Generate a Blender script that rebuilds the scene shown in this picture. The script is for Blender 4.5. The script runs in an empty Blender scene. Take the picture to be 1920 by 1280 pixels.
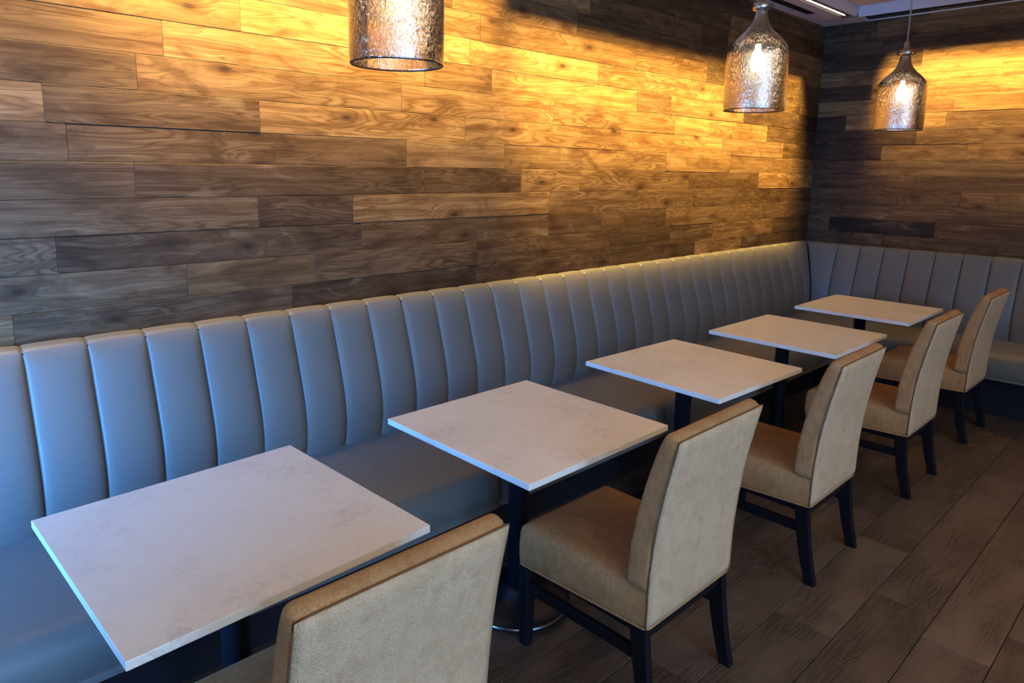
import bpy, bmesh, math, random
from mathutils import Vector, Matrix
R = random.Random(7)
S = bpy.context.scene
COL = S.collection

# ------------------------------------------------------------------ camera
def make_camera():
    yaw, pitch, roll = math.radians(46.4932), math.radians(9.9749), math.radians(0.91118)
    fw = Vector((math.cos(yaw)*math.cos(pitch), math.sin(yaw)*math.cos(pitch), -math.sin(pitch)))
    r = Vector((math.sin(yaw), -math.cos(yaw), 0)); u = r.cross(fw)
    c, s = math.cos(roll), math.sin(roll)
    r2 = c*r + s*u; u2 = -s*r + c*u
    m = Matrix((r2, u2, -fw)).transposed().to_4x4()
    m.translation = Vector((0, 0, 1.633))
    cd = bpy.data.cameras.new('camera'); co = bpy.data.objects.new('camera', cd); COL.objects.link(co)
    co.matrix_world = m
    cd.sensor_fit = 'HORIZONTAL'; cd.sensor_width = 36; cd.lens = 1298.34/1920*36
    cd.shift_x = (960-945.71)/1920; cd.shift_y = (545.70-640)/1920
    cd.clip_start = .02; cd.clip_end = 60
    S.camera = co
make_camera()

# ------------------------------------------------------------------ world, exposure, lights
w = bpy.data.worlds.new('world'); S.world = w; w.use_nodes = True
w.node_tree.nodes['Background'].inputs[0].default_value = (.50, .68, 1, 1)
w.node_tree.nodes['Background'].inputs[1].default_value = .9
S.view_settings.view_transform = 'Standard'; S.view_settings.look = 'None'
S.view_settings.exposure = .22; S.view_settings.gamma = 1; S.view_settings.use_curve_mapping = False

def area(name, loc, direction, sx, sy, watts, color, spread=180, xaxis=None):
    l = bpy.data.lights.new(name, 'AREA'); l.shape = 'RECTANGLE'; l.size = sx; l.size_y = sy
    l.energy = watts; l.color = color; l.spread = math.radians(spread)
    o = bpy.data.objects.new(name, l); COL.objects.link(o)
    z = -Vector(direction).normalized()
    x = Vector(xaxis) if xaxis else Vector((0, 0, 1)).cross(z)
    x = (x - x.dot(z)*z).normalized(); y = z.cross(x)
    m = Matrix((x, y, z)).transposed().to_4x4(); m.translation = Vector(loc); o.matrix_world = m
    return o
# daylight in the window openings behind and beside the camera
area('window_daylight', (-1.46, 1.85, .95), (.79, .61, 0), 1.4, 1.3, 125, (.06, .33, 1.0), 106)
area('window_daylight', (.95, -3.04, 1.68), (0, 1, -.05), 1.0, 2.3, 78, (.22, .52, 1.0))
area('window_daylight', (-.80, -3.04, 1.68), (.1, 1, -.05), .65, 2.3, 40, (.22, .52, 1.0))
area('window_daylight', (-1.46, -1.3, 1.68), (1, .1, -.05), 2.0, 2.3, 22, (.36, .62, 1.0))
# area lights for warm ceiling lamps over the room, plus an added fill
area('ceiling_fill_light', (.9, 1.45, 2.92), (0, 0, -1), 2.8, 1.2, 172, (1.0, .86, .60), 70)
area('ceiling_fill_light', (4.45, 1.40, 2.92), (0, 0, -1), 3.0, 1.2, 168, (1.0, .84, .58), 72)
area('ceiling_fill_light', (1.5, -1.4, 2.92), (0, .2, -1), 5.4, 1.2, 98, (1.0, .78, .50), 170)  # unseen warm fill, added to brighten the chair backs
# linear wall grazers in the ceiling slots
GOLD = (1.0, .63, .16)
area('wall_grazer_light', (-.3, 2.35, 2.852), (0, .27, -.70), 1.6, .012, 19, GOLD, 40, (1, 0, 0))
area('wall_grazer_light', (1.5, 2.35, 2.852), (0, .27, -.66), 1.8, .012, 40, GOLD, 35, (1, 0, 0))
area('wall_grazer_light', (4.15, 2.35, 2.852), (0, .27, -.83), 3.3, .012, 80, GOLD, 28.5, (1, 0, 0))
area('wall_grazer_light', (6.01, .60, 2.895), (.17, 0, -.58), 3.0, .02, 50, GOLD, 27, (0, 1, 0))

# ------------------------------------------------------------------ node materials
class NT:
    def __init__(self, name):
        self.m = bpy.data.materials.new(name); self.m.use_nodes = True
        self.n = self.m.node_tree.nodes; self.l = self.m.node_tree.links
        self.b = self.n['Principled BSDF']; self.out = self.n['Material Output']
    def node(self, t, **k):
        n = self.n.new(t)
        for a, v in k.items(): setattr(n, a, v)
        return n
    def link(self, a, b): self.l.new(a, b)
    def set(self, inp, v):
        if isinstance(v, (int, float, tuple)): inp.default_value = v
        else: self.link(v, inp)
    def math(self, op, a, b=0.0, clamp=False):
        n = self.node('ShaderNodeMath', operation=op); n.use_clamp = clamp
        self.set(n.inputs[0], a); self.set(n.inputs[1], b); return n.outputs[0]
    def mix(self, f, a, b, blend='MIX'):
        n = self.node('ShaderNodeMix', data_type='RGBA', blend_type=blend)
        self.set(n.inputs[0], f); self.set(n.inputs[6], a); self.set(n.inputs[7], b); return n.outputs[2]
    def mapr(self, v, a, b, c=0.0, d=1.0):
        n = self.node('ShaderNodeMapRange'); self.set(n.inputs[0], v)
        for i, x in enumerate((a, b, c, d)): self.set(n.inputs[1+i], x)
        return n.outputs[0]
    def noise(self, vec, scale, detail=2.0, rough=.5, dist=0.0):
        n = self.node('ShaderNodeTexNoise'); self.link(vec, n.inputs['Vector'])
        n.inputs['Scale'].default_value = scale; n.inputs['Detail'].default_value = detail
        n.inputs['Roughness'].default_value = rough; n.inputs['Distortion'].default_value = dist
        return n.outputs[0]
    def coord(self, scale=(1, 1, 1), offset=None, world=False):
        if world:
            v = self.node('ShaderNodeNewGeometry').outputs['Position']
        else:
            v = self.node('ShaderNodeTexCoord').outputs['Object']
        m = self.node('ShaderNodeVectorMath', operation='MULTIPLY'); self.link(v, m.inputs[0]); m.inputs[1].default_value = scale
        o = m.outputs[0]
        if offset is not None:
            a = self.node('ShaderNodeVectorMath', operation='ADD'); self.link(o, a.inputs[0]); self.link(offset, a.inputs[1]); o = a.outputs[0]
        return o
    def bump(self, h, strength=.3, dist=.01):
        n = self.node('ShaderNodeBump'); n.inputs['Strength'].default_value = strength; n.inputs['Distance'].default_value = dist
        self.link(h, n.inputs['Height']); self.link(n.outputs[0], self.b.inputs['Normal'])
    def P(self, **k):
        names = {'base': 'Base Color', 'rough': 'Roughness', 'metal': 'Metallic', 'spec': 'Specular IOR Level', 'sheen': 'Sheen Weight',
                 'sheenr': 'Sheen Roughness', 'sheent': 'Sheen Tint', 'coat': 'Coat Weight', 'coatr': 'Coat Roughness', 'emit': 'Emission Color', 'es': 'Emission Strength'}
        for a, v in k.items(): self.set(self.b.inputs[names[a]], v)

def rnd_offset(t):
    i = t.node('ShaderNodeObjectInfo')
    a = t.math('MULTIPLY', i.outputs['Random'], 91.7); b = t.math('MULTIPLY', i.outputs['Random'], 37.3)
    c = t.node('ShaderNodeCombineXYZ'); t.link(a, c.inputs[0]); t.link(b, c.inputs[1]); t.link(a, c.inputs[2])
    return i, c.outputs[0]

def wood_wall():
    t = NT('walnut_plank_wood'); info, off = rnd_offset(t)
    sep = t.node('ShaderNodeSeparateColor'); t.link(info.outputs['Color'], sep.inputs[0])
    tone, warm = sep.outputs[0], sep.outputs[1]
    # local x runs along the plank, local z across it
    vk = t.coord((1.0, 0.0, 2.3), off)
    sx = t.node('ShaderNodeSeparateXYZ'); t.link(vk, sx.inputs[0])
    cx = t.node('ShaderNodeCombineXYZ'); t.link(sx.outputs[0], cx.inputs[0]); t.link(sx.outputs[2], cx.inputs[1])
    vo = t.node('ShaderNodeTexVoronoi', voronoi_dimensions='2D'); t.link(cx.outputs[0], vo.inputs['Vector']); vo.inputs['Scale'].default_value = 2.4
    vsc = t.node('ShaderNodeSeparateColor'); t.link(vo.outputs['Color'], vsc.inputs[0])
    has = t.math('GREATER_THAN', vsc.outputs[0], .62)
    dist = vo.outputs['Distance']
    v1 = t.coord((1.0, 1, 8.5), off)
    n1 = t.noise(v1, 1.35, 2.0, .45, .2)
    swell = t.math('MULTIPLY', t.mapr(dist, .0, .42, .20, 0.0), has)
    fld = t.math('ADD', n1, swell)
    rings = t.mapr(t.math('SINE', t.math('MULTIPLY', fld, 105.0)), -1, 1)
    lines = t.math('POWER', rings, 2.6)
    rings2 = t.mapr(t.math('SINE', t.math('MULTIPLY', fld, 37.0)), -1, 1)
    fig = t.mapr(t.noise(t.coord((1.3, 1, 3), off), 1.4, 2.0), .38, .60, .25, 1.0)
    lines = t.math('MULTIPLY', lines, fig)
    fib = t.noise(t.coord((4, 1, 230), off), 1.0, 3.0, .65)
    streak = t.noise(t.coord((1.3, 1, 38), off), 1.0, 3.0, .6)
    blot = t.noise(t.coord((2.2, 1, 6), off), 1.7, 4.0, .62, .8)
    kn = t.math('MULTIPLY', t.mapr(dist, .02, .21, 1.0, 0.0), has)
    kcore = t.math('MULTIPLY', t.mapr(dist, .018, .075, 1.0, 0.0), has)
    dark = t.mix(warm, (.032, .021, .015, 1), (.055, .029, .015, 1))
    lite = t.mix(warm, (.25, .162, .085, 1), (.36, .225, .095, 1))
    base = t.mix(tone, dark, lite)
    deep = t.mix(1.0, base, (.34, .26, .20, 1), 'MULTIPLY')
    c = t.mix(t.math('MULTIPLY', lines, .80), base, deep)
    c = t.mix(t.math('MULTIPLY', rings2, .32), c, deep)
    c = t.mix(t.mapr(streak, .45, .68, 0, .75), c, deep)
    c = t.mix(t.mapr(fib, .38, .7, .32, 0), c, deep)
    c = t.mix(t.mapr(blot, .50, .70, 0.0, .9), c, t.mix(1.0, base, (.28, .22, .19, 1), 'MULTIPLY'))
    c = t.mix(t.mapr(blot, .26, .40, .22, 0), c, t.mix(.5, base, (.60, .44, .26, 1)))
    c = t.mix(t.math('MULTIPLY', kn, .85), c, t.mix(1.0, base, (.26, .19, .15, 1), 'MULTIPLY'))
    c = t.mix(t.math('MULTIPLY', kcore, .9), c, (.022, .014, .009, 1))
    t.P(base=c, rough=t.mapr(fib, .3, .7, .62, .52), spec=.18)
    h = t.math('SUBTRACT', t.math('MULTIPLY', fib, .5), t.math('MULTIPLY', lines, .3))
    t.bump(h, .25, .004)
    return t.m

def floor_tile():
    t = NT('wood_look_floor_tile'); info, off = rnd_offset(t)
    v1 = t.coord((1.0, 5.5, 1), off)
    n1 = t.noise(v1, 2.0, 3.0, .5, .3)
    rings = t.mapr(t.math('SINE', t.math('MULTIPLY', n1, 70.0)), -1, 1)
    fib = t.noise(t.coord((4, 150, 1), off), 1.0, 3.0, .6)
    blot = t.noise(t.coord((1.5, 3.5, 1), off), 1.6, 3.0, .55)
    rings = t.math('MULTIPLY', rings, t.mapr(blot, .42, .60, .0, 1.0))
    base = t.mix(info.outputs['Random'], (.088, .061, .047, 1), (.142, .100, .075, 1))
    c = t.mix(t.mapr(blot, .35, .7), base, t.mix(1.0, base, (.62, .58, .55, 1), 'MULTIPLY'))
    c = t.mix(t.math('MULTIPLY', rings, .62), c, t.mix(1.0, base, (.42, .38, .36, 1), 'MULTIPLY'))
    c = t.mix(t.mapr(fib, .4, .7, .0, .35), c, t.mix(1.0, base, (.5, .45, .42, 1), 'MULTIPLY'))
    t.P(base=c, rough=t.mapr(blot, .3, .7, .36, .50), spec=.45)
    t.bump(t.math('ADD', rings, t.math('MULTIPLY', fib, .8)), .4, .003)
    return t.m

def plain(name, col, rough=.5, metal=0.0, spec=.5, nscale=40, var=.06, bump=.05, **k):
    t = NT(name); n = t.noise(t.coord(), nscale, 3)
    lo = tuple(c*(1-var) for c in col)+(1,); hi = tuple(min(1, c*(1+var)) for c in col)+(1,)
    t.P(base=t.mix(n, lo, hi), rough=rough, metal=metal, spec=spec, **k)
    if bump: t.bump(n, bump, .002)
    return t.m

def vinyl():
    t = NT('taupe_vinyl_upholstery'); v = t.coord((1, 1, 1), world=True)
    a = t.noise(t.coord((900, 900, 160), world=True), 1, 2); b = t.noise(t.coord((160, 160, 900), world=True), 1, 2)
    wv = t.math('ADD', a, b); bl = t.noise(v, 3, 3)
    c = t.mix(t.mapr(wv, .7, 1.3), (.118, .112, .099, 1), (.157, .150, .134, 1))
    c = t.mix(t.mapr(bl, .3, .7, 0, .3), c, (.140, .136, .128, 1))
    t.P(base=c, rough=.44, spec=.38, sheen=.08)
    t.bump(wv, .12, .0015)
    return t.m

def velvet(name, c0, c1, c2, bs=.35):
    t = NT(name)
    n = t.noise(t.coord((1, 1, 1)), 260, 3, .65); p = t.noise(t.coord((1.2, 1.2, .9)), 20, 4, .65, .6); g = t.noise(t.coord(), 4.5, 2, .5)
    weave = t.noise(t.coord((700, 700, 90)), 1, 2)
    c = t.mix(t.mapr(n, .32, .68), c0, c1)
    c = t.mix(t.mapr(p, .44, .72, 0, .6), c, c2)
    c = t.mix(t.mapr(g, .4, .7, 0, .35), c, c0)
    t.P(base=c, rough=.85, spec=.12, sheen=.22, sheenr=.40, sheent=(c1[0], c1[1]*1.05, c1[2]*1.2, 1))
    h = t.math('ADD', t.math('ADD', n, t.math('MULTIPLY', weave, .5)), t.math('MULTIPLY', p, 1.2))
    t.bump(h, bs, .003)
    return t.m

def quartz():
    t = NT('white_quartz'); v = t.coord(world=True)
    wn = t.noise(v, 3.5, 4, .6); 
    add = t.node('ShaderNodeVectorMath', operation='ADD'); t.link(v, add.inputs[0])
    sc = t.node('ShaderNodeVectorMath', operation='SCALE'); 
    nn = t.node('ShaderNodeTexNoise'); t.link(v, nn.inputs['Vector']); nn.inputs['Scale'].default_value = 5; nn.inputs['Detail'].default_value = 4
    t.link(nn.outputs['Color'], sc.inputs[0]); sc.inputs['Scale'].default_value = .35; t.link(sc.outputs[0], add.inputs[1])
    n2 = t.noise(add.outputs[0], 5.5, 6, .65)
    vein = t.mapr(t.math('ABSOLUTE', t.math('SUBTRACT', n2, .5)), 0, .035, 1, 0)
    vein = t.math('MULTIPLY', vein, t.mapr(wn, .48, .66))
    fine = t.noise(v, 60, 5, .7)
    c = t.mix(t.mapr(fine, .35, .7), (.80, .775, .70, 1), (.85, .825, .75, 1))
    c = t.mix(t.mapr(wn, .45, .7, 0, .35), c, (.66, .62, .57, 1))
    c = t.mix(t.math('MULTIPLY', vein, .32), c, (.42, .37, .32, 1))
    t.P(base=c, rough=.34, spec=.45)
    return t.m

def glass_mat():
    # thin blown glass: tinted see-through layer with a hammered reflective surface
    t = NT('smoked_amber_glass')
    t.n.remove(t.b)
    n = t.noise(t.coord((1, 1, .6)), 130, 2, .5, .6); n2 = t.noise(t.coord(), 22, 2)
    bp = t.node('ShaderNodeBump'); bp.inputs['Strength'].default_value = .42; bp.inputs['Distance'].default_value = .006
    t.link(t.math('ADD', n, n2), bp.inputs['Height'])
    tr = t.node('ShaderNodeBsdfTransparent'); tr.inputs[0].default_value = (.90, .85, .76, 1)
    gl = t.node('ShaderNodeBsdfGlossy'); gl.inputs['Roughness'].default_value = .03; gl.inputs[0].default_value = (1, 1, 1, 1)
    t.link(bp.outputs[0], gl.inputs['Normal'])
    lw = t.node('ShaderNodeFresnel'); lw.inputs[0].default_value = 1.55
    f = t.math('ADD', t.math('MULTIPLY', lw.outputs[0], 1.0), .20, True)
    mx = t.node('ShaderNodeMixShader'); t.link(f, mx.inputs[0]); t.link(tr.outputs[0], mx.inputs[1]); t.link(gl.outputs[0], mx.inputs[2])
    t.link(mx.outputs[0], t.out.inputs[0])
    return t.m

def pane_mat():
    t = NT('clear_window_glass'); t.n.remove(t.b)
    tr = t.node('ShaderNodeBsdfTransparent'); gl = t.node('ShaderNodeBsdfGlossy'); gl.inputs['Roughness'].default_value = .02
    fr = t.node('ShaderNodeFresnel'); fr.inputs[0].default_value = 1.45
    mx = t.node('ShaderNodeMixShader'); t.link(fr.outputs[0], mx.inputs[0]); t.link(tr.outputs[0], mx.inputs[1]); t.link(gl.outputs[0], mx.inputs[2])
    t.link(mx.outputs[0], t.out.inputs[0]); return t.m

def emit(name, col, s):
    t = NT(name); t.P(base=(1, 1, 1, 1), emit=col, es=s); return t.m

M = dict(
    wood=wood_wall(), tile=floor_tile(), vinyl=vinyl(), quartz=quartz(), glass=glass_mat(), pane=pane_mat(),
    velvet=velvet('tan_velvet', (.33, .165, .064, 1), (.53, .300, .132, 1), (.23, .108, .040, 1)),
    velvet_back=velvet('tan_velvet_lit_nap', (.50, .355, .215, 1), (.70, .525, .345, 1), (.40, .27, .155, 1), 1.0),  # paler copy of the same velvet: nap and window light put into its colour
    cord=plain('brown_piping_cord', (.17, .085, .04), .9, spec=.08),
    leg=plain('black_lacquered_wood', (.006, .006, .010), .40, spec=.28, nscale=60, bump=.02),
    metal=plain('black_powder_coated_steel', (.010, .011, .016), .38, metal=.0, spec=.5, nscale=300, bump=.04),
    rim=plain('polished_steel_rim', (.25, .27, .30), .22, metal=1.0, nscale=100, bump=0),
    plinth=plain('black_laminate', (.010, .011, .016), .45, bump=.02),
    backing=plain('dark_wall_backing', (.03, .018, .012), .9),
    grout=plain('dark_grout', (.035, .026, .022), .95, nscale=200),
    plaster=plain('painted_plaster', (.50, .47, .46), .85, nscale=90, bump=.05),
    fascia=plain('pale_grey_paint', (.52, .54, .60), .8, nscale=90, bump=.03),
    tray=plain('beige_ceiling_paint', (.62, .49, .36), .9, nscale=90, bump=.05),
    roomwall=plain('warm_grey_wall_paint', (.34, .31, .28), .85, nscale=60, bump=.05),
    slot=plain('black_slot_lining', (.006, .005, .005), .8),
    housing=plain('brown_lamp_housing', (.10, .06, .055), .5),
    frame=plain('dark_window_frame', (.03, .03, .032), .5),
    steel=plain('brushed_nickel', (.55, .52, .48), .3, metal=1.0, bump=0),
    darkmetal=plain('dark_bronze', (.05, .045, .04), .35, metal=.8, bump=0),
    cable=plain('clear_grey_cable', (.30, .27, .25), .5),
    bulb=emit('glowing_bulb', (1.0, .80, .52, 1), 8.0),
    led=emit('led_strip_glow', (1.0, .86, .70, 1), 5.0),
)

# ------------------------------------------------------------------ object helpers
def tag(o, label=None, cat=None, group=None, kind=None):
    if label: o['label'] = label
    if cat: o['category'] = cat
    if group: o['group'] = group
    if kind: o['kind'] = kind
    return o
def empty(name, loc, rz=0.0, label=None, cat=None, group=None):
    o = bpy.data.objects.new(name, None); COL.objects.link(o); o.location = loc; o.rotation_euler = (0, 0, rz)
    o.empty_display_size = .1
    return tag(o, label, cat, group)
def mesh(name, v, f, mat, parent=None, smooth=False, loc=None):
    me = bpy.data.meshes.new(name); me.from_pydata([tuple(p) for p in v], [], f); me.validate()
    bm = bmesh.new(); bm.from_mesh(me); bmesh.ops.recalc_face_normals(bm, faces=bm.faces); bm.to_mesh(me); bm.free()
    me.materials.append(mat)
    for p in me.polygons: p.use_smooth = smooth
    o = bpy.data.objects.new(name, me); COL.objects.link(o)
    if loc: o.location = loc
    if parent: o.parent = parent
    return o
def box_vf(x0, x1, y0, y1, z0, z1):
    v = [(x, y, z) for x in (x0, x1) for y in (y0, y1) for z in (z0, z1)]
    f = [(0, 1, 3, 2), (4, 6, 7, 5), (0, 4, 5, 1), (2, 3, 7, 6), (0, 2, 6, 4), (1, 5, 7, 3)]
    return v, f
def box(name, b, mat, parent=None, bevel=0.0, seg=2, smooth=False):
    v, f = box_vf(*b)
    cx, cy, cz = (b[0]+b[1])/2, (b[2]+b[3])/2, (b[4]+b[5])/2
    if parent: cx = cy = cz = 0
    o = mesh(name, [(x-cx, y-cy, z-cz) for x, y, z in v], f, mat, parent, smooth, (cx, cy, cz))
    if bevel:
        bm = bmesh.new(); bm.from_mesh(o.data)
        bmesh.ops.bevel(bm, geom=bm.edges[:], offset=bevel, segments=seg, profile=.5, affect='EDGES'); bm.to_mesh(o.data); bm.free()
    return o
def join_boxes(name, bs, mat, parent=None):
    V, F = [], []
    for b in bs:
        v, f = box_vf(*b); n = len(V); V += v; F += [tuple(i+n for i in q) for q in f]
    return mesh(name, V, F, mat, parent)
def loft(name, rings, mat, parent=None, smooth=True, cap=True, closed=False):
    V, F = [], []; n = len(rings[0])
    for r in rings: V += [tuple(p) for p in r]
    m = len(rings)
    for i in range(m-1 + (1 if closed else 0)):
        a, b = i*n, ((i+1) % m)*n
        for j in range(n): F.append((a+j, a+(j+1) % n, b+(j+1) % n, b+j))
    if cap and not closed:
        F.append(tuple(range(n))); F.append(tuple(range((m-1)*n, m*n)))
    return mesh(name, V, F, mat, parent, smooth)
def lathe(name, prof, mat, parent=None, n=40, c=(0, 0, 0), smooth=True, cap=False):
    rings = [[(c[0]+r*math.cos(2*math.pi*j/n), c[1]+r*math.sin(2*math.pi*j/n), c[2]+z) for j in range(n)] for r, z in prof]
    return loft(name, rings, mat, parent, smooth, cap)
def rrect(cx, cy, hx, hy, r, k=4):
    r = min(r, hx*.99, hy*.99); P = []
    for (sx, sy, a0) in ((1, 1, 0), (-1, 1, 90), (-1, -1, 180), (1, -1, 270)):
        for i in range(k+1):
            a = math.radians(a0 + 90*i/k)
            P.append((cx+sx*(hx-r)+r*math.cos(a), cy+sy*(hy-r)+r*math.sin(a)))
    return P
def tube(name, pts, r, mat, parent=None, n=8, closed=False):
    rings = []; m = len(pts)
    for i, p in enumerate(pts):
        p = Vector(p)
        a = Vector(pts[(i-1) % m] if (closed or i > 0) else pts[i]); b = Vector(pts[(i+1) % m] if (closed or i < m-1) else pts[i])
        t = (b-a).normalized(); up = Vector((0, 0, 1)) if abs(t.z) < .9 else Vector((1, 0, 0))
        s = t.cross(up).normalized(); q = s.cross(t)
        rings.append([tuple(p + r*(math.cos(2*math.pi*j/n)*s + math.sin(2*math.pi*j/n)*q)) for j in range(n)])
    return loft(name, rings, mat, parent, True, not closed, closed)
def interp(tab, t):
    for (a, va), (b, vb) in zip(tab, tab[1:]):
        if t <= b: return va + (vb-va)*max(0.0, min(1.0, (t-a)/(b-a) if b > a else 0))
    return tab[-1][1]
def crsample(P, n):
    # Catmull-Rom through P
    out = []
    for i in range(len(P)-1):
        p0 = P[max(i-1, 0)]; p1 = P[i]; p2 = P[i+1]; p3 = P[min(i+2, len(P)-1)]
        for k in range(n):
            t = k/n
            out.append(tuple(.5*((2*p1[d]) + (-p0[d]+p2[d])*t + (2*p0[d]-5*p1[d]+4*p2[d]-p3[d])*t*t + (-p0[d]+3*p1[d]-3*p2[d]+p3[d])*t**3) for d in range(len(p1))))
    out.append(tuple(P[-1])); return out

# ------------------------------------------------------------------ dimensions
YA, XB, ZC, ZT = 2.62, 6.18, 2.86, 2.94       # long wall, end wall, soffit, tray ceiling
X0, Y0 = -1.6, -3.2
ROW0, PITCH = 1.034, .1203

# ------------------------------------------------------------------ planked walls
def plank(L, H, parent, loc, rz, tone, warm, proud):
    g = .0003; c = .0014; d = .014
    x, z = L/2-g, H/2-g
    V = [(-x, 0, -z), (x, 0, -z), (x, 0, z), (-x, 0, z), (-x, -d+c, -z), (x, -d+c, -z), (x, -d+c, z), (-x, -d+c, z),
         (-x+c, -d, -z+c), (x-c, -d, -z+c), (x-c, -d, z-c), (-x+c, -d, z-c)]
    F = [(4, 5, 9, 8), (5, 6, 10, 9), (6, 7, 11, 10), (7, 4, 8, 11), (8, 9, 10, 11), (0, 1, 5, 4), (1, 2, 6, 5), (2, 3, 7, 6), (3, 0, 4, 7)]
    o = mesh('plank', V, F, M['wood'], parent)
    o.location = loc; o.rotation_euler = (0, 0, rz); o.color = (tone, warm, 0, 1)
    return o
def tone_pick(): 
    return min(1, max(0, R.choice((.12, .25, .35, .45, .55, .68, .85)) + R.uniform(-.07, .07))), R.random()
def fill(joints, lo, hi, lmin=.45, lmax=1.25):
    j = sorted(joints); out = [lo]
    for t in j + [hi]:
        while t - out[-1] > lmax*1.12: 
            s = out[-1] + R.uniform(lmin, lmax)
            if t - s < .25: break
            out.append(s)
        out.append(t)
    return out
wallA = box('wall_left', (X0, XB+.16, YA+.016, YA+.16, 0, ZT+.1), M['backing']); tag(wallA, kind='structure')
wallB = box('wall_back', (XB+.016, XB+.16, Y0, YA+.016, 0, ZT+.1), M['backing']); tag(wallB, kind='structure')
jA = {0: [1.291, 3.37, 4.335, 5.0], 1: [.883, 4.02, 4.57, 5.5], 2: [.481, 2.817, 3.28, 5.34], 3: [1.162, 1.583, 3.638, 4.28, 4.9], 4: [.730, 2.595, 3.07, 5.2],
      5: [1.864, 3.92, 4.75], 6: [1.185, 2.209, 3.507, 5.58], 7: [.761, 2.832, 4.0, 4.75], 8: [1.968, 2.38, 3.944, 4.9], 9: [1.127, 3.196, 3.646, 4.7],
      10: [2.3, 3.55, 4.35], 11: [.9, 3.0, 4.19], 12: [1.6, 3.105, 4.6], 13: [2.2, 3.458, 5.2], 14: [1.2, 4.1], -1: [.4, 1.6, 2.9, 4.1, 5.3]}
# tone of planks whose look is known: (row, x inside the plank) -> tone, warmth
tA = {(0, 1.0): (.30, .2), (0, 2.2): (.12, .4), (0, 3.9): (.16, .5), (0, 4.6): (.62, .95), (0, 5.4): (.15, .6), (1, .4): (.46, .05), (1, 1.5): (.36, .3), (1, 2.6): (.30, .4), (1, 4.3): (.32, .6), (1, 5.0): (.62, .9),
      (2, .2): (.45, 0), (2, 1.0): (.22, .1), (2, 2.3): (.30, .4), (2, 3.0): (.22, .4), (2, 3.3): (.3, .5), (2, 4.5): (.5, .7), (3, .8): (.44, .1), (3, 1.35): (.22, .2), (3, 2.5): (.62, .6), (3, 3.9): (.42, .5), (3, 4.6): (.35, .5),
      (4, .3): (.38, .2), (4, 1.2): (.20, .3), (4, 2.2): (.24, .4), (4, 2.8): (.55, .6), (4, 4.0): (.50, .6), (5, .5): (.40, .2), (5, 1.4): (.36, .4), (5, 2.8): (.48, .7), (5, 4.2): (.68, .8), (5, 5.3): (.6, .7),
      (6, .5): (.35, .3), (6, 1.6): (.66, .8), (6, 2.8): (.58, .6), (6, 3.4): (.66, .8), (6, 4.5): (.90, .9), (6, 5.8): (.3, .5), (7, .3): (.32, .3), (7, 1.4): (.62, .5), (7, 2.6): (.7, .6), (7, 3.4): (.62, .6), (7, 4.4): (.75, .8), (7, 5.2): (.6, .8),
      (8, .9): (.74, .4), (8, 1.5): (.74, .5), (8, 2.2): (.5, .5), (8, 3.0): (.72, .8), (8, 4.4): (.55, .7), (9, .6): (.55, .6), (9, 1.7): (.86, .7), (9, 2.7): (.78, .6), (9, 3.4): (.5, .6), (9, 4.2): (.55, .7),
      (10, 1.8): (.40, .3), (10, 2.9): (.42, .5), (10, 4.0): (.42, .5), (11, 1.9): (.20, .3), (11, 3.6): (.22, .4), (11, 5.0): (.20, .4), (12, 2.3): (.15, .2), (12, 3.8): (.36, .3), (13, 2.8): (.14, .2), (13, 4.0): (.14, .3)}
for row in range(-1, 16):
    z0 = ROW0 + row*PITCH; z1 = min(z0+PITCH, ZC+.03) 
    if z1 - z0 < .02: continue
    xs = fill(jA.get(row, []), -1.46, XB+.014)
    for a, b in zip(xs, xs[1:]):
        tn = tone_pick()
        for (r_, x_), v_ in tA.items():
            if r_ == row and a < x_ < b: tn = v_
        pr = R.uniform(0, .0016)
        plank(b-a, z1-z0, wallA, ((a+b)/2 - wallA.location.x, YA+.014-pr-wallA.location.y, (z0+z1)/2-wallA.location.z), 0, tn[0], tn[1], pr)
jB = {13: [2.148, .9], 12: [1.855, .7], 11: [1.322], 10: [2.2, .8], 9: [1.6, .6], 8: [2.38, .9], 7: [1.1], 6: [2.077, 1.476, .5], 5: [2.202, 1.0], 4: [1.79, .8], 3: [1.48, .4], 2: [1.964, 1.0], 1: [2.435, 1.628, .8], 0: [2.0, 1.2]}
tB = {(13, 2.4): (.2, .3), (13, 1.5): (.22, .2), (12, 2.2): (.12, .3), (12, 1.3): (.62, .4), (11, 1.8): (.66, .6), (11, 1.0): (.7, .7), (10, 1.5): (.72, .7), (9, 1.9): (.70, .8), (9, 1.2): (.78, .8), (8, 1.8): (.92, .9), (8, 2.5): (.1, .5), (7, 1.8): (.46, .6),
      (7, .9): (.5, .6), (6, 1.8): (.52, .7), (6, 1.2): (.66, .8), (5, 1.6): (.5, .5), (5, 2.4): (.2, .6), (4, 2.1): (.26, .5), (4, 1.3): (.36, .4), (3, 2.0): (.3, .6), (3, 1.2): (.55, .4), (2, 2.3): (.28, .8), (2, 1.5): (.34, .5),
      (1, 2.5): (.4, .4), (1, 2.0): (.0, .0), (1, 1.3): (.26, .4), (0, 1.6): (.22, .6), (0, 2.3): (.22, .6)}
for row in range(-1, 16):
    z0 = ROW0 + row*PITCH; z1 = min(z0+PITCH, ZC+.03)
    if z1 - z0 < .02: continue
    ys = fill(jB.get(row, [R.uniform(.3, 2.2)]), -1.9, YA)
    for a, b in zip(ys, ys[1:]):
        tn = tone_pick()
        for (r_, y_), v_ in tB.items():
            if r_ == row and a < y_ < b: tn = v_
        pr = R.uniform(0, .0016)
        plank(b-a, z1-z0, wallB, (XB+.014-pr-wallB.location.x, (a+b)/2-wallB.location.y, (z0+z1)/2-wallB.location.z), -math.pi/2, tn[0], tn[1], pr)

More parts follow.
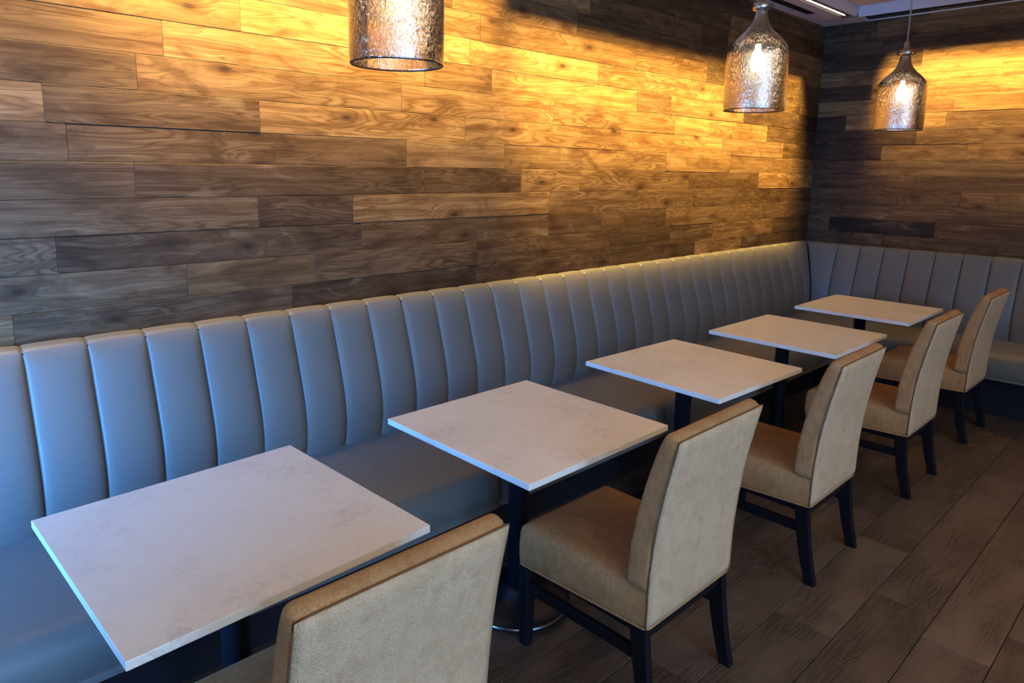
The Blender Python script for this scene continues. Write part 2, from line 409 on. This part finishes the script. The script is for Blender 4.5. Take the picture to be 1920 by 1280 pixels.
# ------------------------------------------------------------------ floor
floor = box('floor', (X0, XB+.1, Y0, YA+.1, -.15, -.006), M['grout']); tag(floor, kind='structure')
TL, TW = .83, .2117
tiles = {}
offs = {4: 2.40, 3: 2.81, 2: 2.645, 1: 2.881, 5: 2.65}
for k in range(-8, 11):
    y0 = .371 + (k-2)*TW
    if y0 > 2.3: continue
    sx = offs.get(k, 2.4 + (k*.31) % TL)
    while sx > -1.6: sx -= TL
    while sx < XB-.05:
        e = min(sx+TL, XB-.02)
        if k >= 9 or e-sx > .1:
            L = e-sx; key = round(L, 3)
            g, c, d = .0013, .0015, .011
            if key not in tiles:
                x, y = L/2-g, TW/2-g
                V = [(-x, -y, -d), (x, -y, -d), (x, y, -d), (-x, y, -d), (-x, -y, -c), (x, -y, -c), (x, y, -c), (-x, y, -c),
                     (-x+c, -y+c, 0), (x-c, -y+c, 0), (x-c, y-c, 0), (-x+c, y-c, 0)]
                F = [(4, 5, 9, 8), (5, 6, 10, 9), (6, 7, 11, 10), (7, 4, 8, 11), (8, 9, 10, 11), (0, 1, 5, 4), (1, 2, 6, 5), (2, 3, 7, 6), (3, 0, 4, 7)]
                o = mesh('floor_tile', V, F, M['tile'], floor); tiles[key] = o.data
            else:
                o = bpy.data.objects.new('floor_tile', tiles[key]); COL.objects.link(o); o.parent = floor
            o.location = ((sx+e)/2-floor.location.x, y0+TW/2-floor.location.y, -floor.location.z)
        sx += TL

# ------------------------------------------------------------------ ceiling, soffit, slots
ceil_ = box('ceiling', (X0, 5.97, Y0, 2.284, ZT, ZT+.1), M['tray']); tag(ceil_, kind='structure')
tr = join_boxes('trim_1', [(X0, XB+.01, 2.536, YA+.01, ZC, ZC+.02), (5.62, 5.97, 2.39, 2.536, ZC, ZC+.02), (X0, 5.62, 2.39, 2.468, ZC, ZC+.02),
                           (5.95, XB+.01, 2.284, 2.536, ZC, ZC+.021)], M['plaster'])
tag(tr, 'grey soffit band along the top of the plank wall', kind='structure')
tr = join_boxes('trim_2', [(X0, 5.985, 2.284, 2.298, ZC, ZT+.02), (5.97, 5.985, Y0, 2.284, ZC, ZT+.02)], M['fascia'])
tag(tr, 'pale blue-grey upstand edge of the raised ceiling', kind='structure')
tr = join_boxes('trim_3', [(X0, XB+.01, 2.298, YA+.01, ZT, ZT+.02), (5.985, XB+.01, Y0, 2.298, ZT, ZT+.02)], M['housing'])
tag(tr, kind='structure')
tr = box('trim_4', (6.168, XB-.004, Y0, 2.284, ZC-.002, ZC+.008), M['plaster'], bevel=.002); tag(tr, 'thin pale trim line at the top of the end wall', kind='structure')
vent = empty('ceiling_vent', (2.0, 2.502, ZC), 0, 'long black slot air vent in the soffit, nearest the plank wall', 'vent')
join_boxes('slot_lining', [(-3.5, 3.62, -.034, .034, .055, .06), (-3.5, 3.62, -.034, -.030, .0, .06), (-3.5, 3.62, .030, .034, .0, .06), (3.615, 3.62, -.034, .034, 0, .06)], M['slot'], vent)
join_boxes('divider_blade', [(-3.5, 3.615, -.003, .003, .008, .055)], M['slot'], vent)
def linear_light(loc, rz, L, label):
    e = empty('linear_ceiling_light', loc, rz, label, 'ceiling light', 'linear lamps in the ceiling slots')
    join_boxes('housing', [(-L, 0, -.045, -.040, .0, .06), (-L, 0, .036, .040, .0, .06), (-L, 0, -.045, .040, .055, .06), (-.005, 0, -.045, .04, 0, .06)], M['housing'], e)
    join_boxes('reflector', [(-L, -.06, -.03, -.018, .006, .05)], M['housing'], e)
    v, f = box_vf(-L, -.055, .010, .018, .010, .016)
    mesh('led_strip', v, f, M['led'], e)
    return e
linear_light((5.95, 2.345, ZC), 0, 7.5, 'thin bright linear ceiling light along the long plank wall')
linear_light((6.03, 2.19, ZC+.035), math.pi/2, 4.6, 'dim recessed linear light over the end wall')

# ------------------------------------------------------------------ unseen sides of the room with their windows
def wall_with_hole(name, axis, pos, lo, hi, w0, w1, s0, s1):
    th = .12
    def bx(a, b, z0, z1):
        return (pos-th, pos, a, b, z0, z1) if axis == 'x' else (a, b, pos-th, pos, z0, z1)
    o = join_boxes(name, [bx(lo, w0, 0, ZT), bx(w1, hi, 0, ZT), bx(w0, w1, 0, s0), bx(w0, w1, s1, ZT)], M['roomwall']); tag(o, kind='structure')
def window(name, axis, pos, w0, w1, s0, s1, mull):
    bs = []; p0, p1 = pos-.09, pos-.03
    def bx(a, b, z0, z1, q0=p0, q1=p1): return (q0, q1, a, b, z0, z1) if axis == 'x' else (a, b, q0, q1, z0, z1)
    bs += [bx(w0, w0+.05, s0, s1), bx(w1-.05, w1, s0, s1), bx(w0, w1, s0, s0+.05), bx(w0, w1, s1-.05, s1)]
    for q in mull: bs.append(bx(q-.04, q+.04, s0, s1))
    o = join_boxes(name, bs, M['frame']); tag(o, kind='structure')
    b = bx(w0+.05, w1-.05, s0+.05, s1-.05, pos-.063, pos-.057); v, f = box_vf(*b); mesh('pane', v, f, M['pane'], o)
wall_with_hole('wall_entry', 'x', X0+.12, Y0, YA, 1.05, 2.55, .25, 1.5)
wall_with_hole('wall_front', 'y', Y0+.12, X0, XB, -1.4, 1.7, .48, 2.88)
window('window_1', 'x', X0+.12, 1.05, 2.55, .25, 1.5, [])
window('window_2', 'y', Y0+.12, -1.4, 1.7, .48, 2.88, [-.25, .5])

# ------------------------------------------------------------------ upholstered bench
PROF = crsample([(.085, .42), (.093, .47), (.108, .53), (.115, .60), (.108, .68), (.090, .76), (.064, .85), (.036, .94), (.014, 1.01), (0.0, 1.040), (-.010, 1.050), (-.026, 1.056), (-.052, 1.057)], 2)
YT, XT = 2.56, 6.06
US = [(0, -.015), (.006, -.0145), (.020, -.0025), (.060, .0022), (.16, .0060), (.32, .0085), (.5, .0093)]
US = US + [(1-a, b) for a, b in reversed(US[:-1])]
def channel(parent, s0, s1, side):
    """one padded channel; side 'A' faces -y, 'B' faces -x; s0/s1 are functions of the profile offset or numbers"""
    nx = len(US)-1; V = []; F = []
    for (off, z) in PROF:
        a = s0(off) if callable(s0) else s0; b = s1(off) if callable(s1) else s1
        for i in range(nx+1):
            u2, bul = US[i]
            fall = 1.0 if z < 1.0 else max(0.0, 1-(z-1.0)/.045)
            d = off + bul*fall
            s = a + (b-a)*u2
            if side == 'A': V.append((s, YT-d, z + (bul*.3 if off < 0 else 0)))
            else: V.append((XT-d, s, z + (bul*.3 if off < 0 else 0)))
    n = nx+1; m = len(PROF)
    for r in range(m-1):
        for i in range(nx): F.append((r*n+i, r*n+i+1, (r+1)*n+i+1, (r+1)*n+i))
    # closed back
    nb = len(V)
    for (off, z) in (PROF[0], PROF[-1]):
        a = s0(off) if callable(s0) else s0; b = s1(off) if callable(s1) else s1
        for s in (a, b): V.append((s, YT+.052, z-.002) if side == 'A' else (XT+.052, s, z-.002))
    F += [(nb, nb+1, nb+3, nb+2)]
    o = mesh('back_channel', V, F, M['vinyl'], parent, True)
    return o
def seat(parent, e0, e1, side, yb, yf):
    """seat cushion swept along the bench; e0/e1 are functions of the depth coordinate"""
    P = [(yb, .458), (yb, .470), (yb-.06*(yb-yf), .475), (yb-.35*(yb-yf), .481), (yb-.65*(yb-yf), .481), (yf+.085, .475), (yf+.04, .463), (yf+.014, .440), (yf+.002, .405), (yf, .37), (yf+.006, .335), (yf+.020, .312), (yf+.04, .306), (yb, .306)]
    P = crsample(P, 2); V = []; F = []; n = len(P); ts = [0, .004, .012, .03, .1, .3, .5, .7, .9, .97, .988, .996, 1]
    for t in ts:
        for (d, z) in P:
            a, b = e0(d), e1(d); L = abs(b-a)
            edge = min(t, 1-t)*L; sh = .010*max(0, 1-edge/.03)**2
            z2 = z - sh if z > .4 else z; d2 = d + (sh if d < yf+.05 else 0)
            s = a + (b-a)*t
            V.append((s, d2, z2) if side == 'A' else (d2, s, z2))
    m = len(ts)
    for i in range(m-1):
        for j in range(n): F.append((i*n+j, i*n+(j+1) % n, (i+1)*n+(j+1) % n, (i+1)*n+j))
    F.append(tuple(range(n))); F.append(tuple(range((m-1)*n, m*n)))
    return mesh('seat_cushion', V, F, M['vinyl'], parent, True)
def bench(x0, x1, seams, side, label, s_end=None):
    e = empty('banquette_bench', (0, 0, 0), 0, label, 'bench', None)
    return e
# long bench, near section
SEC = 1.782
def rebase(e, origin):
    """put the empty at the base of its thing without moving the parts"""
    for c in list(e.children):
        c.location = Vector(c.location) - Vector(origin)
    e.location = origin
b1 = bench(0, 0, 0, 'A', 'near section of the grey channel-backed bench, left of the second table')
xs = [SEC-.1788*k for k in range(18, -1, -1)]
for a, b in zip(xs, xs[1:]): channel(b1, a+.0003, b-.0003, 'A')
seat(b1, lambda d: xs[0], lambda d: SEC-.002, 'A', 2.50, 1.87)
box('plinth', (xs[0], SEC, 2.12, 2.60, 0, .308), M['plinth'], b1)
box('back_frame', (xs[0], SEC, 2.56, 2.600, .30, 1.040), M['plinth'], b1)
rebase(b1, (0, 2.3, 0))
b2 = bench(0, 0, 0, 'A', 'far section of the grey channel-backed bench running to the room corner')
xs = [SEC+.1844*k for k in range(0, 23)]
for i, (a, b) in enumerate(zip(xs, xs[1:])): channel(b2, a+.0003 + (.003 if i == 0 else 0), b-.0003, 'A')
channel(b2, xs[-1]+.0003, lambda off: XT-off-.001, 'A')
seat(b2, lambda d: SEC+.002, lambda d: d+3.53-.002, 'A', 2.50, 1.87)
box('plinth', (SEC, 5.66, 2.12, 2.60, 0, .308), M['plinth'], b2)
box('back_frame', (SEC, XT+.0, 2.56, 2.600, .30, 1.040), M['plinth'], b2)
rebase(b2, (3.8, 2.3, 0))
b3 = bench(0, 0, 0, 'B', 'grey channel-backed bench along the end wall, behind the farthest table')
ys = [2.30-.183*k for k in range(0, 20)]
channel(b3, lambda off: YT-off-.001, ys[0]+.0003, 'B')
for a, b in zip(ys, ys[1:]): channel(b3, a-.0003, b+.0003, 'B')
seat(b3, lambda d: d-3.53-.002, lambda d: ys[-1], 'B', 6.02, 5.41)
box('plinth', (5.66, 6.12, ys[-1], 2.60, 0, .308), M['plinth'], b3)
box('back_frame', (6.06, 6.15, ys[-1], 2.60, .30, 1.040), M['plinth'], b3)
rebase(b3, (5.9, 1.0, 0))

# ------------------------------------------------------------------ tables
def table():
    t = empty('bistro_table', (0, 0, 0)); BC = (.018, .053, 0)
    h = .3556
    box('table_top', (-h, h, -h, h, .7225, .743), M['quartz'], t, .0016, 2)
    join_boxes('top_plate', [(-.18, .18, -.025, .025, .714, .7225), (-.025, .025, -.18, .18, .714, .7225), (-.06, .06, -.06, .06, .710, .7225)], M['metal'], t)
    lathe('column', [(.038, .03), (.038, .70), (.045, .705), (.045, .714)], M['metal'], t, 28, BC, cap=True)
    lathe('base', [(.0, .012), (.194, .012), (.200, .016), (.200, .022), (.194, .027), (.15, .033), (.09, .042), (.062, .052), (.056, .075), (.040, .082), (0, .082)], M['metal'], t, 56, BC)
    lathe('rim', [(.1990, .0115), (.2040, .013), (.2055, .019), (.2040, .026), (.1990, .0285), (.1985, .019), (.1990, .0115)], M['rim'], t, 56, BC)
    for k in range(4):
        a = math.radians(45+90*k); lathe('glide', [(0, 0), (.013, 0), (.015, .004), (.012, .012), (0, .012)], M['steel'], t, 12, (BC[0]+.178*math.cos(a), BC[1]+.178*math.sin(a), 0))
    return t
def copy_tree(o, parent=None):
    c = o.copy(); COL.objects.link(c)
    if parent: c.parent = parent
    for ch in o.children: copy_tree(ch, c)
    return c
TP = [(.2532, 1.9869, .036), (1.3347, 2.0056, .007), (2.4699, 2.0347, -.030), (3.5211, 2.0009, -.005), (4.6575, 2.0126, .003)]
TLAB = ['white stone-topped square table nearest the camera, at the lower left', 'second white square table from the camera, between the two nearest chairs and the bench',
        'middle white square table of the row of five', 'fourth white square table, second from the far end of the row', 'farthest white square table, in the corner of the L-shaped bench']
t0 = table()
tabs = [t0] + [copy_tree(t0) for _ in range(4)]
for o, (x, y, a), lab in zip(tabs, TP, TLAB):
    h = .3556; c, s = math.cos(a), math.sin(a)
    o.location = (x + c*h + s*h, y + s*h - c*h, 0); o.rotation_euler = (0, 0, a)
    tag(o, lab, 'table', 'white square tables along the bench')
    if o is tabs[3]:                                  # its foot stands a little further back, clear of the chair leg
        for ch in o.children:
            if ch.name.split('.')[0] in ('base', 'rim', 'glide', 'column'): ch.location.y += .034

# ------------------------------------------------------------------ chairs (local +y faces the bench; origin below the middle of the seat)
def wav(x, y, z, a):
    return a*(math.sin(9*x+5*z+1.3)*math.sin(11*z-4*x+y*7) + .5*math.sin(23*x+2)*math.sin(19*z+17*y))
def chair(seed=0):
    t = empty('dining_chair', (0, 0, 0)); OY = 1.27    # world y of origin while measuring
    HW = .235
    # seat
    rings = []
    secs = [(.318, -.012), (.306, -.004), (.314, 0), (.345, .002), (.385, .002), (.425, 0), (.440, -.005), (.448, -.013), (.453, -.028), (.457, -.07), (.460, -.15)]
    rings.append([(x, y, .322+(.0 if y > 0 else .012)) for x, y in rrect(0, 1.277-OY, HW-.03, .262-.03, .02)])
    for z, g in secs:
        ring = []
        for x, y in rrect(0, 1.277-OY, HW+g, .264+g, max(.004, .015+g*.25)):
            zz = z
            if z < .33: zz += .022*max(0, min(1, (.25-(y+.0))/.5))   # bottom edge rises to the rear
            ring.append((x + wav(x, y, z, .0012), y + wav(y, x, z, .0012), zz + (wav(x, y, 0, .002) if z > .43 else 0)))
        rings.append(ring)
    st = loft('seat', rings, M['velvet'], t)
    # seat piping along the bottom edge
    pts = [(x, y, .307 + .022*max(0, min(1, (.25-y)/.5))) for x, y in rrect(0, 1.277-OY, HW-.001, .2635, .02)]
    dense = []
    for i, p in enumerate(pts):
        q = pts[(i+1) % len(pts)]; n = max(1, int((Vector(q)-Vector(p)).length/.05))
        for k in range(n): dense.append(tuple(Vector(p).lerp(Vector(q), k/n)))
    tube('piping', dense, .0038, M['velvet'], st, 6, True)
    # backrest slab
    rear = [(.33, 1.012), (.44, 1.010), (.50, 1.008), (.60, 1.000), (.68, .990), (.77, .974), (.85, .957), (.90, .946), (.93, .941)]
    front = [(.33, 1.085), (.44, 1.092), (.50, 1.094), (.58, 1.090), (.66, 1.077), (.75, 1.056), (.82, 1.036), (.88, 1.012), (.93, .992)]
    rings = []
    zs = [(.447, -.006), (.452, 0)] + [(.47+.026*i, 0) for i in range(17)] + [(.906, 0), (.920, -.001), (.929, -.004), (.935, -.011), (.937, -.022)]
    for z, g in zs:
        yr, yf = interp(rear, z)+.004-OY, interp(front, z)-OY
        cy, hy = (yr+yf)/2, (yf-yr)/2
        hw = HW + .002*math.sin(z*14) + (.003 if z < .6 else 0)
        ring = []
        for x, y in rrect(0, cy, hw+g, max(.006, hy+g), .014):
            tilt = (y-cy)/hy if hy else 0
            zz = z + (.006*tilt if z > .85 else 0) + (.006*math.cos(x/HW*1.5)-.003 if z > .9 else 0)
            dent = -.006*math.exp(-((z-.62)/.12)**2) if (y > cy and abs(x) > .2) else 0
            ring.append((x + wav(x, y, z, .0016), y + dent + wav(z, x, y, .0016), zz))
        rings.append(ring)
    bk = loft('backrest', rings, M['velvet'], t)
    # rear panel, slightly proud, from the top seam down over the seat back
    V, F = [], []; nx, nz = 18, 30
    z0, z1 = .334, .921
    for k in range(nz+1):
        z = z0+(z1-z0)*k/nz; yr = interp(rear, z)-OY
        for i in range(nx+1):
            x = -HW+2*HW*i/nx; e = min(i, nx-i)/nx*2*HW; ez = min(k, nz-k)/nz*(z1-z0)
            puff = .0055*(1-math.exp(-min(e, ez)/.018))
            zz = z - (.010*(1-(x/HW)**2) if k == 0 else 0)
            V.append((x*(1.0 - .004*math.sin(z*9)), yr - puff + wav(x, z, 0, .0014), zz))
    n = nx+1
    for k in range(nz):
        for i in range(nx): F.append((k*n+i, k*n+i+1, (k+1)*n+i+1, (k+1)*n+i))
    m0 = len(V)
    bl = []
    for k in range(nz+1): bl.append(k*n)
    for i in range(1, nx+1): bl.append(nz*n+i)
    for k in range(nz-1, -1, -1): bl.append(k*n+nx)
    for i in range(nx-1, 0, -1): bl.append(i)
    for j, idx in enumerate(bl): V.append((V[idx][0]*.985, V[idx][1]+.012, V[idx][2]))
    for j in range(len(bl)):
        a, b = bl[j], bl[(j+1) % len(bl)]; F.append((a, b, m0+(j+1) % len(bl), m0+j))
    F.append(tuple(m0+j for j in range(len(bl))))
    bp = mesh('back_panel', V, F, M['velvet_back'], t, True); bp['label'] = 'rear panel in the same velvet, coloured paler for nap and window light'
    pts = []
    for k in range(0, nz+1): pts.append(Vector(V[k*n])+Vector((-.001, .003, 0)))
    for i in range(1, nx+1): pts.append(Vector(V[nz*n+i])+Vector((0, .003, .001)))
    for k in range(nz-1, -1, -1): pts.append(Vector(V[k*n+nx])+Vector((.001, .003, 0)))
    pp = tube('piping', pts, .0024, M['cord'], bp, 6); pp['label'] = 'darker brown piping'
    # legs
    for sx in (-1, 1):
        rings = []
        for z, hs in ((0, .0155), (.004, .017), (.15, .0195), (.26, .0225), (.325, .0225)):
            rings.append([(sx*.210 + x, y, z) for x, y in rrect(0, 1.518-OY, hs, hs, .003, 2)])
        loft('leg', rings, M['leg'], t, False)
        rings = []
        for z, yc, hy in ((0, .990, .0205), (.004, .990, .0215), (.06, 1.004, .0225), (.12, 1.019, .024), (.18, 1.030, .0255), (.24, 1.039, .027), (.30, 1.046, .028), (.345, 1.046, .028)):
            rings.append([(sx*.217 + x, y, z) for x, y in rrect(0, yc-OY, .0145, hy, .003, 2)])
        loft('leg', rings, M['leg'], t, False)
        box('stretcher', (sx*.213-.010, sx*.213+.010, 1.035-OY, 1.500-OY, .205, .243), M['leg'], t, .002)
    join_boxes('seat_frame', [(-.20, .20, 1.03-OY, 1.06-OY, .278, .335), (-.20, .20, 1.49-OY, 1.515-OY, .285, .322), (-.215, -.19, 1.05-OY, 1.50-OY, .290, .330), (.19, .215, 1.05-OY, 1.50-OY, .290, .330)], M['leg'], t)
    return t
CP = [(.678, 1.262, -.004), (1.780, 1.268, 0), (2.886, 1.272, .004), (4.022, 1.262, 0), (5.112, 1.268, -.004)]
CLAB = ['tan velvet dining chair nearest the camera, back cut off by the bottom of the photo', 'second tan velvet chair from the camera, whole seat in view, at the second table',
        'middle tan velvet chair of the five, in front of the middle table', 'fourth tan velvet chair, second from the far end', 'farthest tan velvet chair, beside the end-wall bench']
c0 = chair(); chs = [c0] + [copy_tree(c0) for _ in range(4)]
for o, (x, y, a), lab in zip(chs, CP, CLAB):
    o.location = (x, y, 0); o.rotation_euler = (0, 0, a); tag(o, lab, 'chair', 'tan velvet chairs in a row')

# ------------------------------------------------------------------ pendant lamps
def pendant():
    t = empty('pendant_lamp', (0, 0, 0))
    outer = crsample([(.130, 0), (.1315, .03), (.1318, .10), (.1312, .20), (.129, .245), (.121, .272), (.108, .290), (.088, .311), (.066, .331), (.050, .350), (.038, .372), (.030, .397), (.027, .420)], 3)
    inner = [(max(.02, r-.003), z) for r, z in reversed(outer)]
    inner[-1] = (inner[-1][0], 0.0005)
    gl = lathe('glass_shade', outer + inner + [outer[0]], M['glass'], t, 72)
    lathe('rim', [(.1300, 0), (.1285, -.0025), (.1270, 0), (.1285, .002), (.1300, 0)], M['darkmetal'], gl, 72)
    # collar with side ears, socket, bulb
    lathe('collar', [(.0, .425), (.033, .425), (.036, .432), (.036, .447), (.032, .453), (.016, .456), (.014, .49), (.008, .505), (0, .505)], M['steel'], t, 28)
    for s in (-1, 1):
        pts = [(s*(.034+.014*math.sin(a)), 0, .436+.010*math.cos(a)) for a in [math.pi*k/6 for k in range(7)]]
        tube('thumb_screw', pts, .003, M['darkmetal'], t, 6)
    lathe('socket', [(0, .425), (.017, .425), (.017, .33), (.021, .325), (.021, .285), (.015, .280), (0, .280)], M['steel'], t, 20)
    lathe('bulb', [(.012, .283), (.013, .265), (.022, .240), (.029, .215), (.030, .198), (.024, .178), (.012, .168), (0, .165)], M['bulb'], t, 24)
    return t
PP = [(1.165, 1.679, 1.917), (2.996, 1.558, 1.910), (4.594, 1.467, 1.900)]
PLAB = ['amber glass jug pendant lamp nearest the camera, cut off by the top of the photo', 'smoked glass jug pendant lamp over the third table, middle of three', 'smallest-looking glass jug pendant on a long cord before the end wall']
p0 = pendant(); ps = [p0] + [copy_tree(p0) for _ in range(2)]
for o, (x, y, z), lab in zip(ps, PP, PLAB):
    o.location = (x, y, z); o.rotation_euler = (0, 0, -math.atan2(x, y)); tag(o, lab, 'pendant lamp', 'glass jug pendant lamps')
    top = ZT - z
    lathe('cord', [(.0042, .50), (.0042, top-.02)], M['cable'], o, 10, cap=True)
    lathe('canopy', [(0, top-.028), (.02, top-.026), (.055, top-.012), (.058, top), (0, top)], M['steel'], o, 28)
